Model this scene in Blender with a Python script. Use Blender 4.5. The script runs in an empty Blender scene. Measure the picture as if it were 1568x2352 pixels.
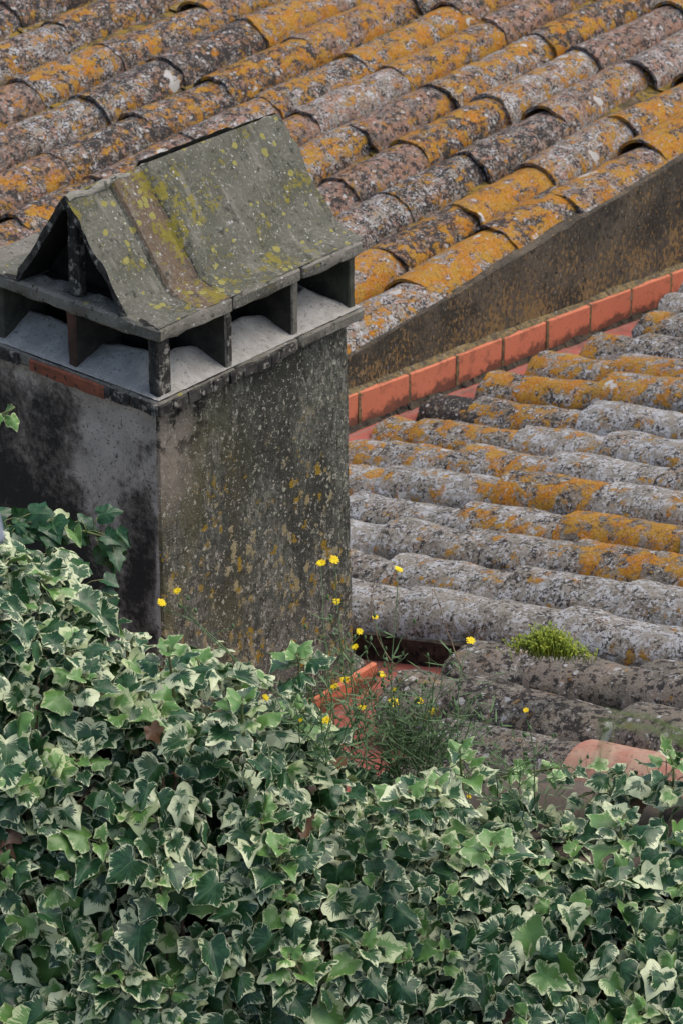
import bpy, math, random
import numpy as np
from mathutils import Vector, Matrix, noise

# ------------------------------------------------------------------ camera, sky, sun
SC = bpy.context.scene
PITCH = math.radians(27); AZ = math.radians(50); FPX = 6500.0
Rv = np.array([math.cos(AZ), -math.sin(AZ), 0.0])          # camera right (level)
Fh = np.array([math.sin(AZ), math.cos(AZ), 0.0])           # level forward
Fw = Fh * math.cos(PITCH) + np.array([0, 0, -math.sin(PITCH)])
Uv = np.cross(Rv, Fw)
CAM = np.array([-4.839, -4.682, 3.089])
cd = bpy.data.cameras.new('camera'); cam = bpy.data.objects.new('camera', cd)
SC.collection.objects.link(cam); SC.camera = cam
cam.matrix_world = Matrix(((Rv[0], Uv[0], -Fw[0], CAM[0]), (Rv[1], Uv[1], -Fw[1], CAM[1]),
                           (Rv[2], Uv[2], -Fw[2], CAM[2]), (0, 0, 0, 1)))
cd.sensor_fit = 'HORIZONTAL'; cd.sensor_width = 24.0; cd.lens = FPX / 1568 * 24.0
cd.clip_start = 0.1; cd.clip_end = 2000
cd.dof.use_dof = True; cd.dof.focus_distance = 6.7; cd.dof.aperture_fstop = 13.0

W = bpy.data.worlds.new('World'); SC.world = W; W.use_nodes = True
wn = W.node_tree; sky = wn.nodes.new('ShaderNodeTexSky'); sky.sky_type = 'NISHITA'; sky.sun_disc = False
SUN_EL, SUN_AZ = math.radians(62), math.radians(-40)        # SUN_AZ measured in the world XY plane from +X
sky.sun_elevation = SUN_EL; sky.sun_rotation = math.radians(90) - SUN_AZ
sky.air_density = 1.0; sky.dust_density = 4.0; sky.ozone_density = 0.4
wn.links.new(sky.outputs[0], wn.nodes['Background'].inputs[0]); wn.nodes['Background'].inputs[1].default_value = 0.15
sl = bpy.data.lights.new('sun', 'SUN'); sl.energy = 1.3; sl.angle = math.radians(62); sl.color = (1, 0.96, 0.9)
sun = bpy.data.objects.new('sun', sl); SC.collection.objects.link(sun)
sd = Vector((math.cos(SUN_EL) * math.cos(SUN_AZ), math.cos(SUN_EL) * math.sin(SUN_AZ), math.sin(SUN_EL)))
sun.rotation_euler = sd.to_track_quat('Z', 'Y').to_euler(); sun.location = (0, 0, 20)
SC.view_settings.view_transform = 'Standard'; SC.view_settings.look = 'None'
SC.view_settings.exposure = 0.42; SC.view_settings.gamma = 1.0

rng = random.Random(7); nr = np.random.default_rng(11)

# ------------------------------------------------------------------ helpers
def proj(p):
    v = np.array(p, float) - CAM; z = v @ Fw
    return 784 + FPX * (v @ Rv) / z, 1176 - FPX * (v @ Uv) / z, z
def at(px, py, w):
    """world point on the ray of photo pixel (px,py) at level distance w from the camera"""
    r = Fw + Rv * ((px - 784) / FPX) - Uv * ((py - 1176) / FPX)
    return Vector(CAM + r * (w / (r @ Fh)))
def on(px, py, n, d):
    r = Fw + Rv * ((px - 784) / FPX) - Uv * ((py - 1176) / FPX); n = np.array(n, float)
    return Vector(CAM + r * ((d - n @ CAM) / (n @ r)))
def uwz(u, w, z):
    return np.array([CAM[0], CAM[1], 0]) + Rv * u + Fh * w + np.array([0, 0, z])

class MB:
    def __init__(s): s.v = []; s.f = []; s.m = []; s.sm = []
    def add(s, vs, fs, mi=0, smooth=False):
        b = len(s.v); s.v += [tuple(v) for v in vs]
        for f in fs: s.f.append(tuple(i + b for i in f)); s.m.append(mi); s.sm.append(smooth)
        return b
    def box(s, x0, x1, y0, y1, z0, z1, mi=0):
        s.hexa([(x0, y0, z0), (x1, y0, z0), (x1, y1, z0), (x0, y1, z0), (x0, y0, z1), (x1, y0, z1), (x1, y1, z1), (x0, y1, z1)], mi)
    def hexa(s, p, mi=0):
        mis = mi if isinstance(mi, (list, tuple)) else [mi] * 6
        for f, m in zip([(0, 3, 2, 1), (4, 5, 6, 7), (0, 1, 5, 4), (1, 2, 6, 5), (2, 3, 7, 6), (3, 0, 4, 7)], mis):
            s.add([p[i] for i in f], [(0, 1, 2, 3)], m)
    def tube(s, pts, rad, n=5, mi=0):
        pts = [Vector(p) for p in pts]; vs = []; k = len(pts)
        for i, p in enumerate(pts):
            t = (pts[min(i + 1, k - 1)] - pts[max(i - 1, 0)])
            if t.length < 1e-9: t = Vector((0, 0, 1))
            t.normalize(); a = t.orthogonal().normalized(); b = t.cross(a)
            r = rad[i] if isinstance(rad, (list, tuple)) else rad
            for j in range(n):
                q = 2 * math.pi * j / n; vs.append(p + (a * math.cos(q) + b * math.sin(q)) * r)
        fs = [(i * n + j, i * n + (j + 1) % n, (i + 1) * n + (j + 1) % n, (i + 1) * n + j) for i in range(k - 1) for j in range(n)]
        fs += [tuple(range(n))[::-1], tuple((k - 1) * n + j for j in range(n))]
        s.add(vs, fs, mi, True)
    def build(s, name, mats, parent=None, loc=None):
        me = bpy.data.meshes.new(name); o0 = Vector(loc) if loc is not None else Vector((0, 0, 0))
        me.from_pydata([tuple(Vector(v) - o0) for v in s.v], [], s.f)
        me.polygons.foreach_set('material_index', s.m); me.polygons.foreach_set('use_smooth', s.sm)
        for m in (mats if isinstance(mats, list) else [mats]): me.materials.append(m)
        return link(name, me, parent, o0)
def link(name, me, parent=None, loc=(0, 0, 0)):
    o = bpy.data.objects.new(name, me); SC.collection.objects.link(o)
    if parent is not None:
        o.parent = parent; o.location = Vector(loc) - wloc(parent)
    else: o.location = loc
    return o
def wloc(o):
    l = Vector(o.location)
    while o.parent: o = o.parent; l += Vector(o.location)
    return l
def empty(name, loc, label, cat, group=None):
    o = bpy.data.objects.new(name, None); SC.collection.objects.link(o); o.location = loc
    o['label'] = label; o['category'] = cat
    if group: o['group'] = group
    return o
def roughen(o, seg, amp, seed=0, freq=14, bevel=0.004):
    """weathered masonry: bevel, subdivide and push vertices by noise (applied to the mesh data)"""
    import bmesh
    bm = bmesh.new(); bm.from_mesh(o.data); bmesh.ops.remove_doubles(bm, verts=bm.verts, dist=1e-5)
    if bevel: bmesh.ops.bevel(bm, geom=bm.edges[:], offset=bevel, segments=1, affect='EDGES', clamp_overlap=True)
    for _ in range(8):
        es = [e for e in bm.edges if e.calc_length() > seg * 1.4]
        if not es or len(bm.verts) > 60000: break
        bmesh.ops.subdivide_edges(bm, edges=es, cuts=1, use_grid_fill=True)
    bmesh.ops.triangulate(bm, faces=[f for f in bm.faces if len(f.verts) > 4])
    bm.normal_update(); off = Vector((seed * 3.1, seed * 1.7, seed * 2.3))
    for v in bm.verts:
        p = v.co * freq + off
        d = noise.noise(p) * .6 + noise.noise(p * 2.7) * .4 + noise.noise(p * .25) * .8
        v.co += v.normal * d * amp
    for f in bm.faces: f.smooth = True
    bm.to_mesh(o.data); bm.free(); o.data.set_sharp_from_angle(angle=math.radians(38))

# ------------------------------------------------------------------ node DSL
class N:
    def __init__(s, name, rough=.9, spec=.2):
        s.mat = bpy.data.materials.new(name); s.mat.use_nodes = True; s.t = s.mat.node_tree; s.n = s.t.nodes; s.l = s.t.links
        s.b = s.n['Principled BSDF']; s.b.inputs['Roughness'].default_value = rough
        s.b.inputs['Specular IOR Level'].default_value = spec
        s.tc = s.n.new('ShaderNodeTexCoord').outputs['Object']
    def _in(s, sock, v):
        if isinstance(v, bpy.types.NodeSocket): s.l.new(v, sock)
        elif isinstance(v, (tuple, list)) and len(v) == 3 and sock.type == 'RGBA': sock.default_value = (*v, 1)
        else: sock.default_value = v
    def math(s, op, a, b=0.0, c=None, clamp=False):
        m = s.n.new('ShaderNodeMath'); m.operation = op; m.use_clamp = clamp
        s._in(m.inputs[0], a); s._in(m.inputs[1], b)
        if c is not None: s._in(m.inputs[2], c)
        return m.outputs[0]
    def vec(s, op, a, b):
        m = s.n.new('ShaderNodeVectorMath'); m.operation = op; s._in(m.inputs[0], a)
        if op == 'SCALE': s._in(m.inputs['Scale'], b)
        else: s._in(m.inputs[1], b)
        return m.outputs[0]
    def noise(s, scale, detail=4, rough=.55, co=None, dist=0.0, w=None):
        m = s.n.new('ShaderNodeTexNoise'); s._in(m.inputs['Vector'], co if co is not None else s.tc)
        m.inputs['Scale'].default_value = scale; m.inputs['Detail'].default_value = detail
        m.inputs['Roughness'].default_value = rough; m.inputs['Distortion'].default_value = dist
        return m.outputs['Fac']
    def ncol(s, scale):
        m = s.n.new('ShaderNodeTexNoise'); s._in(m.inputs['Vector'], s.tc); m.inputs['Scale'].default_value = scale
        return s.vec('SUBTRACT', m.outputs['Color'], (.5, .5, .5))
    def voro(s, scale, co=None, feat='F1', rnd=1.0, out='Distance'):
        m = s.n.new('ShaderNodeTexVoronoi'); m.feature = feat; s._in(m.inputs['Vector'], co if co is not None else s.tc)
        m.inputs['Scale'].default_value = scale; m.inputs['Randomness'].default_value = rnd
        return m.outputs[out]
    def ramp(s, f, a, b):      # smooth 0..1 between a and b
        m = s.n.new('ShaderNodeMapRange'); m.interpolation_type = 'SMOOTHSTEP'
        s._in(m.inputs['Value'], f); s._in(m.inputs['From Min'], a); s._in(m.inputs['From Max'], b)
        return m.outputs[0]
    def mix(s, f, a, b):
        m = s.n.new('ShaderNodeMix'); m.data_type = 'RGBA'; s._in(m.inputs[0], f); s._in(m.inputs[6], a); s._in(m.inputs[7], b)
        return m.outputs[2]
    def xyz(s, v=None):
        m = s.n.new('ShaderNodeSeparateXYZ'); s._in(m.inputs[0], v if v is not None else s.tc); return m.outputs
    def scalev(s, v, sc):
        m = s.n.new('ShaderNodeMapping'); s._in(m.inputs['Vector'], v); m.inputs['Scale'].default_value = sc; return m.outputs[0]
    def info(s):
        return s.n.new('ShaderNodeObjectInfo')
    def offs(s):               # object coordinates shifted by a per-object random amount
        i = s.info(); c = s.n.new('ShaderNodeCombineXYZ')
        s.l.new(s.math('MULTIPLY', i.outputs['Random'], 41.0), c.inputs[0]); s.l.new(s.math('MULTIPLY', i.outputs['Random'], 17.0), c.inputs[1])
        s.tc = s.vec('ADD', s.tc, c.outputs[0]); return i
    def bump(s, h, strength=.5, dist=.004):
        m = s.n.new('ShaderNodeBump'); s._in(m.inputs['Height'], h); m.inputs['Strength'].default_value = strength; m.inputs['Distance'].default_value = dist
        s.l.new(m.outputs[0], s.b.inputs['Normal'])
    def out(s, col): s._in(s.b.inputs['Base Color'], col); return s.mat

CLAY = (.27, .155, .105)
def mat_tile(name, base=CLAY, grey=(.135, .115, .10)):
    """old clay tile: object colour R = orange lichen cover, G = pale lichen cover, B = dark crust cover"""
    k = N(name, .92, .15); i = k.offs(); rgb = k.n.new('ShaderNodeSeparateColor'); k._in(rgb.inputs[0], i.outputs['Color'])
    R, G, B = rgb.outputs
    c = k.mix(k.ramp(k.noise(11, 5, .6), .38, .60), base, grey)
    c = k.mix(k.ramp(k.noise(60, 3), .5, .7), c, (base[0] * 1.25, base[1] * 1.35, base[2] * 1.4))
    c = k.mix(k.math('MULTIPLY', k.ramp(k.math('ADD', k.noise(9, 2), k.math('MULTIPLY', k.noise(70, 5, .75), .25)), .66, .72), .5), c, (base[0] * 1.3, base[1] * 1.25, base[2] * 1.35))
    dark = k.ramp(k.math('ADD', k.noise(38, 6, .74), k.math('MULTIPLY', B, .16)), .55, .60)
    c = k.mix(dark, c, (.040, .036, .034))
    c = k.mix(k.math('MULTIPLY', k.ramp(k.noise(130, 4, .75), .55, .62), .7), c, (.045, .04, .036))
    fine = k.noise(95, 5, .75)
    pv = k.math('ADD', k.math('ADD', k.math('MULTIPLY', fine, .80), k.math('MULTIPLY', k.noise(17, 3), .34)), k.math('MULTIPLY', G, .15))
    pale = k.ramp(pv, .66, .71)
    c = k.mix(pale, c, k.mix(k.ramp(k.noise(34, 2), .42, .58), (.43, .435, .44), (.27, .25, .215)))
    sc_ = k.vec('ADD', k.tc, k.vec('SCALE', k.ncol(40), .02))
    vs = k.voro(42, co=sc_); sel = k.voro(42, co=sc_, out='Color'); ss = k.xyz(sel)
    spot = k.math('MULTIPLY', k.ramp(vs, k.math('MULTIPLY', ss[1], .5), k.math('SUBTRACT', k.math('MULTIPLY', ss[1], .5), .06)), k.ramp(ss[0], .80, .82))
    c = k.mix(k.math('MULTIPLY', spot, .85), c, (.42, .42, .41))
    o = k.math('ADD', k.math('ADD', k.math('MULTIPLY', k.noise(12, 3, .55), .68), k.math('MULTIPLY', k.noise(36, 7, .78), .80)), k.math('MULTIPLY', R, .28))
    orange = k.ramp(o, .905, .945); film = k.ramp(o, .84, .93)
    oc = k.mix(k.ramp(k.noise(18, 4), .35, .65), (.43, .165, .012), (.40, .225, .03))
    oc = k.mix(k.ramp(k.noise(130, 4, .7), .50, .62), oc, (.20, .095, .022))
    c = k.mix(k.math('MULTIPLY', film, .22), c, oc); c = k.mix(k.math('MULTIPLY', orange, .93), c, oc)
    c = k.mix(k.math('MULTIPLY', orange, k.ramp(k.noise(70, 5, .7), .57, .62)), c, (.34, .25, .20))
    patch = k.ramp(k.math('ADD', k.noise(6, 2), k.math('MULTIPLY', k.noise(60, 4, .7), .12)), .775, .79); c = k.mix(patch, c, (.46, .45, .42))
    k.bump(k.math('ADD', k.math('ADD', k.math('MULTIPLY', fine, .9), k.math('MULTIPLY', k.noise(28, 4), .9)), k.math('MULTIPLY', orange, .15)), .9, .008)
    return k.out(c)

def mat_pan():
    k = N('mossy_channel', .95, .1)
    c = k.mix(k.ramp(k.noise(16, 4), .4, .6), (.045, .04, .032), (.13, .095, .06))
    c = k.mix(k.ramp(k.noise(9, 6, .7), .42, .52), c, k.mix(k.noise(30, 3), (.27, .165, .025), (.17, .13, .04)))
    c = k.mix(k.ramp(k.noise(45, 5, .7), .56, .66), c, (.28, .27, .25))
    c = k.mix(k.ramp(k.noise(26, 5, .7), .50, .60), c, (.075, .065, .035))
    k.bump(k.noise(50, 5, .7), .7, .008); return k.out(c)

def mat_verge_wall():
    k = N('stained_wall', .95, .1); st = k.scalev(k.tc, (1, 1, .62))
    z = k.xyz()[2]
    c = k.mix(k.ramp(k.noise(6, 5, co=st), .35, .65), (.068, .060, .048), (.125, .105, .078))
    c = k.mix(k.math('MULTIPLY', k.ramp(k.math('ADD', k.noise(3.5, 3), k.math('MULTIPLY', k.noise(30, 5, .75), .3)), .62, .76), .7), c, (.035, .033, .028)); c = k.mix(k.ramp(k.noise(48, 6, .8, co=st), .53, .60), c, (.028, .025, .021))
    gz = k.ramp(k.math('ADD', z, k.math('MULTIPLY', k.xyz()[0], .02)), -.86, -1.12)
    sp = k.math('ADD', k.math('MULTIPLY', k.noise(70, 5, .75, co=st), .9), k.math('ADD', k.math('MULTIPLY', k.noise(5, 3), .32), k.math('MULTIPLY', gz, .07)))
    c = k.mix(k.ramp(sp, .665, .73), c, k.mix(k.noise(20, 2), (.26, .15, .045), (.22, .155, .09)))
    c = k.mix(k.ramp(k.noise(95, 4, .75, co=st), .61, .67), c, (.30, .28, .24))
    k.bump(k.noise(55, 5, .7), .8, .008); return k.out(c)

def mat_concrete(name='old_concrete', yellow=.0, spots=1.0, base=(.145, .142, .114), plate=False):
    k = N(name, .93, .15); X0 = k.xyz()[0]; k.offs()
    c = k.mix(k.ramp(k.noise(7, 5, .6), .35, .65), base, (base[0] * .62, base[1] * .64, base[2] * .60))
    pm = 0.0
    if plate:
        pm = k.math('MULTIPLY', k.ramp(X0, .150, .153), k.ramp(X0, .262, .259)); c = k.mix(k.math('MULTIPLY', pm, .75), c, (.15, .10, .068))
    if plate:
        for xc, wd, st_ in ((.262, .0035, .9), (.150, .002, .6), (.60, .002, .5), (.70, .0025, .5)):
            d = k.math('ABSOLUTE', k.math('SUBTRACT', k.math('ADD', X0, k.math('MULTIPLY', k.noise(14, 4, .6), .022)), xc + .011)); c = k.mix(k.math('MULTIPLY', k.ramp(d, wd, wd * .3), st_), c, (.03, .028, .022))
        vst = k.scalev(k.tc, (1, .22, .22)); c = k.mix(k.math('MULTIPLY', k.ramp(k.noise(26, 4, .6, co=vst), .55, .68), .6), c, (.23, .22, .185))
    c = k.mix(k.ramp(k.noise(90, 5, .75), .54, .64), c, (.25, .245, .21))
    c = k.mix(k.ramp(k.noise(44, 6, .75), .56, .64), c, (.058, .06, .048))
    yv = k.math('ADD', k.math('ADD', k.math('MULTIPLY', k.noise(7, 3), .8), k.math('MULTIPLY', k.noise(55, 7, .8), .85)), k.math('MULTIPLY', pm, .05))
    c = k.mix(k.math('MULTIPLY', k.ramp(yv, .94 - yellow, .99 - yellow), .85), c, k.mix(k.noise(30, 3), (.17, .155, .03), (.27, .22, .03)))
    w = k.vec('ADD', k.tc, k.vec('SCALE', k.ncol(60), .012)); ss = k.xyz(k.voro(40, co=w, out='Color')); r_ = k.math('MULTIPLY', k.math('POWER', ss[1], 1.5), .5)
    m = k.math('MULTIPLY', k.ramp(k.voro(40, co=w), r_, k.math('SUBTRACT', r_, .05)), k.ramp(ss[0], 1 - .40 * spots, 1.01 - .40 * spots))
    c = k.mix(m, c, (.27, .25, .08))
    ss = k.xyz(k.voro(95, co=w, out='Color')); r_ = k.math('MULTIPLY', ss[0], .42)
    m = k.math('MULTIPLY', k.ramp(k.voro(95, co=w), r_, k.math('SUBTRACT', r_, .05)), k.ramp(ss[1], .84, .85)); c = k.mix(m, c, (.38, .38, .35))
    k.bump(k.math('ADD', k.noise(60, 5, .75), k.math('MULTIPLY', k.noise(12, 3), .8)), .9, .008); return k.out(c)

def mat_stack_dark():   # weathered long face
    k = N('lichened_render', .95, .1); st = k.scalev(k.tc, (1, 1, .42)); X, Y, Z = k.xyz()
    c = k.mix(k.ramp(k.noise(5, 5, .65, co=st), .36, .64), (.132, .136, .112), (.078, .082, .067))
    c = k.mix(k.ramp(k.noise(75, 5, .78, co=st), .48, .60), c, (.245, .235, .19))
    c = k.mix(k.ramp(k.noise(42, 7, .8, co=k.scalev(k.tc, (1, 1, .65))), .515, .60), c, (.06, .058, .047))
    c = k.mix(k.math('MULTIPLY', k.ramp(k.math('ADD', k.noise(3.2, 3, co=st), k.math('MULTIPLY', k.noise(40, 5, .75), .25)), .57, .72), .75), c, (.042, .042, .034))
    gv = k.math('MULTIPLY', k.ramp(X, .50, .02), k.ramp(k.noise(6, 4, co=st), .40, .60)); gv = k.math('MULTIPLY', gv, .55)
    c = k.mix(gv, c, (.15, .14, .065))
    tan = k.math('MULTIPLY', k.ramp(k.math('ADD', X, k.math('MULTIPLY', k.noise(11, 4), .24)), .30, .16), k.ramp(k.math('ADD', Z, k.math('MULTIPLY', k.noise(15, 4), .15)), -.36, -.14))
    c = k.mix(tan, c, k.mix(k.noise(60, 4), (.24, .205, .165), (.31, .27, .22)))
    blot = k.math('MULTIPLY', k.ramp(k.noise(11, 6, .7), .50, .57), k.math('MULTIPLY', k.ramp(X, .32, .12), k.ramp(Z, -.28, -.10)))
    c = k.mix(blot, c, (.035, .032, .028))
    low = k.math('MULTIPLY', k.ramp(Z, -.20, -.55), .06)
    st2 = k.vec('ADD', k.scalev(k.tc, (1, 1, .72)), k.vec('SCALE', k.ncol(70), .035))
    ss = k.xyz(k.voro(46, co=st2, out='Color')); gate = k.ramp(k.math('ADD', k.noise(6, 3), low), .46, .56); r_ = k.math('MULTIPLY', ss[1], .66)
    m = k.math('MULTIPLY', k.math('MULTIPLY', k.ramp(k.voro(46, co=st2), r_, k.math('SUBTRACT', r_, .08)), k.ramp(ss[0], .30, .31)), k.math('MULTIPLY', gate, k.ramp(Z, -.15, -.40)))
    c = k.mix(m, c, k.mix(k.ramp(ss[2], .3, .7), (.30, .20, .035), (.33, .28, .16)))
    ss = k.xyz(k.voro(75, co=st2, out='Color')); r_ = k.math('MULTIPLY', ss[1], .5)
    wm = k.math('MULTIPLY', k.ramp(k.voro(75, co=st2), r_, k.math('SUBTRACT', r_, .08)), k.ramp(ss[0], .50, .51)); c = k.mix(wm, c, (.40, .385, .31))
    ss = k.xyz(k.voro(130, co=st2, out='Color')); c = k.mix(k.math('MULTIPLY', k.ramp(k.voro(130, co=st2), .34, .24), k.ramp(ss[0], .72, .73)), c, (.44, .43, .36))
    k.bump(k.math('ADD', k.noise(70, 5, .78), k.noise(18, 4)), .9, .011); return k.out(c)

def mat_stack_pale():   # short face with black stains
    k = N('stained_plaster', .95, .1); X, Y, Z = k.xyz(); st = k.scalev(k.tc, (1, 1, .7))
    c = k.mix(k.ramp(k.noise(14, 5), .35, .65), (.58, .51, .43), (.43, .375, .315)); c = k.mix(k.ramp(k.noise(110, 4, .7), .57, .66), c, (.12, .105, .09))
    n = k.math('ADD', k.math('MULTIPLY', k.noise(5.5, 4, .6, co=st), .55), k.math('MULTIPLY', k.noise(30, 6, .75), .38))
    left = k.math('MULTIPLY', k.ramp(k.math('ADD', Y, k.math('MULTIPLY', Z, -.12)), .22, .42), .17)
    low = k.math('MULTIPLY', k.math('MULTIPLY', k.ramp(Z, -.30, -.55), k.ramp(Y, .02, .10)), .12)
    spot2 = k.math('MULTIPLY', k.math('MULTIPLY', k.ramp(Y, .16, .05), k.math('MULTIPLY', k.ramp(Y, .005, .03), k.ramp(Z, -.26, -.40))), .15)
    topc = k.math('MULTIPLY', k.ramp(Z, -.16, -.04), -.10)
    tot = k.math('ADD', k.math('ADD', n, left), k.math('ADD', k.math('ADD', low, topc), spot2))
    c = k.mix(k.math('MULTIPLY', k.ramp(tot, .47, .60), .75), c, (.085, .068, .052))
    c = k.mix(k.math('MULTIPLY', k.ramp(k.math('ADD', tot, k.math('MULTIPLY', k.noise(60, 6, .8), .22)), .67, .82), .92), c, (.032, .030, .027))
    c = k.mix(k.math('MULTIPLY', k.ramp(k.noise(60, 5, .75), .60, .65), .8), c, (.05, .045, .04))
    k.bump(k.math('ADD', k.noise(90, 5, .75), k.noise(20, 4)), .7, .007); return k.out(c)

def mat_simple(name, c1, c2, sc=20, rough=.9, spec=.2, bump=.4, bsc=60, dirt=None, dist=.004):
    k = N(name, rough, spec); k.offs()
    c = k.mix(k.ramp(k.noise(sc, 5, .6), .35, .65), c1, c2)
    if dirt: c = k.mix(k.ramp(k.noise(dirt[1], 5, .7), dirt[2], dirt[2] + .08), c, dirt[0])
    k.bump(k.noise(bsc, 5, .7), bump, dist); return k.out(c)

M = {}
M['tile'] = mat_tile('old_clay_tile')
M['tile_low'] = mat_tile('grey_clay_tile', base=(.19, .16, .125), grey=(.15, .14, .115))
M['pan'] = mat_pan()
M['wall'] = mat_verge_wall()
M['cap'] = mat_concrete('cap_concrete', yellow=.02, spots=1.0, plate=True)
M['slab'] = mat_concrete('slab_concrete', yellow=-.12, spots=.3, base=(.22, .205, .175)); M['ridge'] = mat_concrete('ridge_concrete', yellow=-.06, spots=.4, base=(.28, .27, .23))
M['dark_face'] = mat_stack_dark(); M['pale_face'] = mat_stack_pale()
M['mortar'] = mat_simple('pale_mortar', (.44, .425, .39), (.33, .32, .29), 16, bump=.9, bsc=90, dirt=((.20, .19, .17), 70, .57), dist=.008)
M['soot'] = mat_simple('soot', (.012, .011, .010), (.022, .02, .018), 20)  # flue soot; also the painted deep shade inside the cap openings
M['sootside'] = mat_simple('sooty_brick', (.030, .028, .024), (.055, .05, .042), 20, dirt=((.10, .095, .08), 60, .62)); M['mossy'] = mat_simple('mossy_plate', (.045, .048, .036), (.08, .08, .06), 20, dirt=((.15, .145, .12), 60, .6))
M['black_edge'] = mat_simple('blackened_brick', (.022, .021, .02), (.07, .065, .058), 30, dirt=((.26, .245, .21), 34, .54))
M['brick'] = mat_simple('bare_red_brick', (.30, .10, .055), (.20, .075, .045), 30, dirt=((.05, .04, .035), 50, .55), bump=.8)
M['brown_post'] = mat_simple('brown_brick', (.11, .055, .04), (.055, .035, .028), 18, dirt=((.15, .14, .12), 50, .66))

def mat_skirt():
    k = N('red_skirting_tile', .75, .3); k.offs(); X, Y, Z = k.xyz(k.n.new('ShaderNodeTexCoord').outputs['Object'])
    c = k.mix(k.noise(5, 4), (.60, .195, .105), (.52, .165, .09)); c = k.mix(k.ramp(k.noise(100, 3), .6, .7), c, (.36, .10, .05))
    low = k.ramp(k.math('ADD', Z, k.math('MULTIPLY', k.math('SUBTRACT', k.noise(16, 6, .75), .5), .16)), .058, .030)
    c = k.mix(k.math('MULTIPLY', low, .85), c, (.085, .045, .032))
    c = k.mix(k.math('MULTIPLY', k.ramp(k.noise(14, 6, .75), .53, .66), .6), c, (.22, .085, .05)); c = k.mix(k.ramp(k.noise(90, 4, .7), .66, .70), c, (.12, .05, .035))
    k.bump(k.noise(40, 4), .25, .003); return k.out(c)
M['skirt'] = mat_skirt()
def mat_floor():
    k = N('red_gutter_tile', .7, .35); st = k.tc
    c = k.mix(k.noise(6, 4), (.36, .10, .075), (.28, .085, .065)); c = k.mix(k.ramp(k.noise(30, 5), .5, .7), c, (.33, .14, .11))
    br = k.n.new('ShaderNodeTexBrick'); k._in(br.inputs['Vector'], k.scalev(k.tc, (1, 1, 0)))
    br.inputs['Scale'].default_value = 1; br.inputs['Brick Width'].default_value = .28; br.inputs['Row Height'].default_value = .14; br.inputs['Mortar Size'].default_value = .004
    c = k.mix(k.math('MULTIPLY', br.outputs['Fac'], .8), c, (.20, .15, .13))
    c = k.mix(k.math('MULTIPLY', k.ramp(k.noise(11, 7, .78), .49, .62), .7), c, (.11, .065, .05)); c = k.mix(k.ramp(k.noise(60, 5, .75), .62, .68), c, (.22, .17, .14)); k.bump(k.noise(30, 3), .2, .003); return k.out(c)
M['floor'] = mat_floor()
M['grout'] = mat_simple('lichened_grout', (.085, .07, .048), (.22, .16, .07), 45, dirt=((.30, .29, .26), 70, .58), bump=.9, bsc=50, dist=.01)
M['bed'] = mat_simple('dark_bedding', (.045, .038, .03), (.085, .07, .05), 20, dirt=((.02, .018, .016), 30, .5), bump=.9, dist=.01)
M['pink'] = mat_simple('new_pink_tile', (.36, .165, .12), (.40, .28, .20), 9, dirt=((.17, .12, .09), 45, .56), bump=.7, dist=.005)
M['pinkgrey'] = mat_simple('dull_pink_tile', (.13, .10, .08), (.10, .088, .072), 9, dirt=((.07, .06, .052), 40, .55), bump=.6)
M['plain'] = mat_simple('plain_render', (.30, .26, .21), (.25, .22, .18), 3)
M['ground'] = mat_simple('dry_ground', (.12, .10, .07), (.08, .09, .05), 1)

# ------------------------------------------------------------------ ground
g = MB(); g.add([(-300, -300, -6.5), (300, -300, -6.5), (300, 300, -6.5), (-300, 300, -6.5)], [(0, 1, 2, 3)])
go = g.build('ground', M['ground']); go['kind'] = 'structure'

# ------------------------------------------------------------------ curved clay tiles
def tile_mesh(name, L, rn, rt, hr=.86, th=.015, seed=0, mat=None, wob=.004, chip=None, rag=1.0):
    """half-barrel tile: nose at the origin, running along +X, base on z=0"""
    ns = max(9, int(L / .035)); na = 16; mb = MB(); off = Vector((seed * 7.3, seed * 3.9, seed * 1.3))
    def shell(dr, flip):
        vs = []
        for i in range(ns + 1):
            s = i / ns; r = rn + (rt - rn) * s
            for j in range(na + 1):
                a = math.pi * j / na; d = Vector((s * L, math.cos(a) * r, math.sin(a) * r))
                w = noise.noise(d * 9 + off) * wob + noise.noise(d * 30 + off) * wob * .45
                rr = r + dr + (w if dr == 0 else w * .6)
                x = s * L
                e = noise.noise(Vector((a * 2.2, seed * 1.7, 0))) * .018 * rag + noise.noise(Vector((a * 7, seed, 3))) * .004 * rag
                if s < .12: x += e * (1 - s / .12)
                if chip and s < .2 and chip[0] < j < chip[1]: x += chip[2] * (1 - s / .2)
                sag = math.sin(math.pi * s) * .006 * math.sin(seed * 2.1)
                vs.append((x, math.cos(a) * rr, (math.sin(a) ** .92) * rr * hr + sag))
        fs = [(i * (na + 1) + j, (i + 1) * (na + 1) + j, (i + 1) * (na + 1) + j + 1, i * (na + 1) + j + 1) for i in range(ns) for j in range(na)]
        if flip: fs = [f[::-1] for f in fs]
        return vs, fs
    vo, fo = shell(0, False); vi, fi = shell(-th, True)
    mb.add(vo, fo, 0, True); mb.add(vi, fi, 0, True)
    def rim(idx, close):
        k = len(idx); vs = [vo[q] for q in idx] + [vi[q] for q in idx]
        mb.add(vs, [(j, j + 1, k + j + 1, k + j) if close else (j + 1, j, k + j, k + j + 1) for j in range(k - 1)], 0, False)
    rim([j for j in range(na + 1)], True); rim([ns * (na + 1) + j for j in range(na + 1)], False)
    rim([i * (na + 1) for i in range(ns + 1)], False); rim([i * (na + 1) + na for i in range(ns + 1)], True)
    me = bpy.data.meshes.new(name); me.from_pydata(mb.v, [], mb.f); me.polygons.foreach_set('use_smooth', mb.sm); me.materials.append(mat)
    return me
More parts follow.
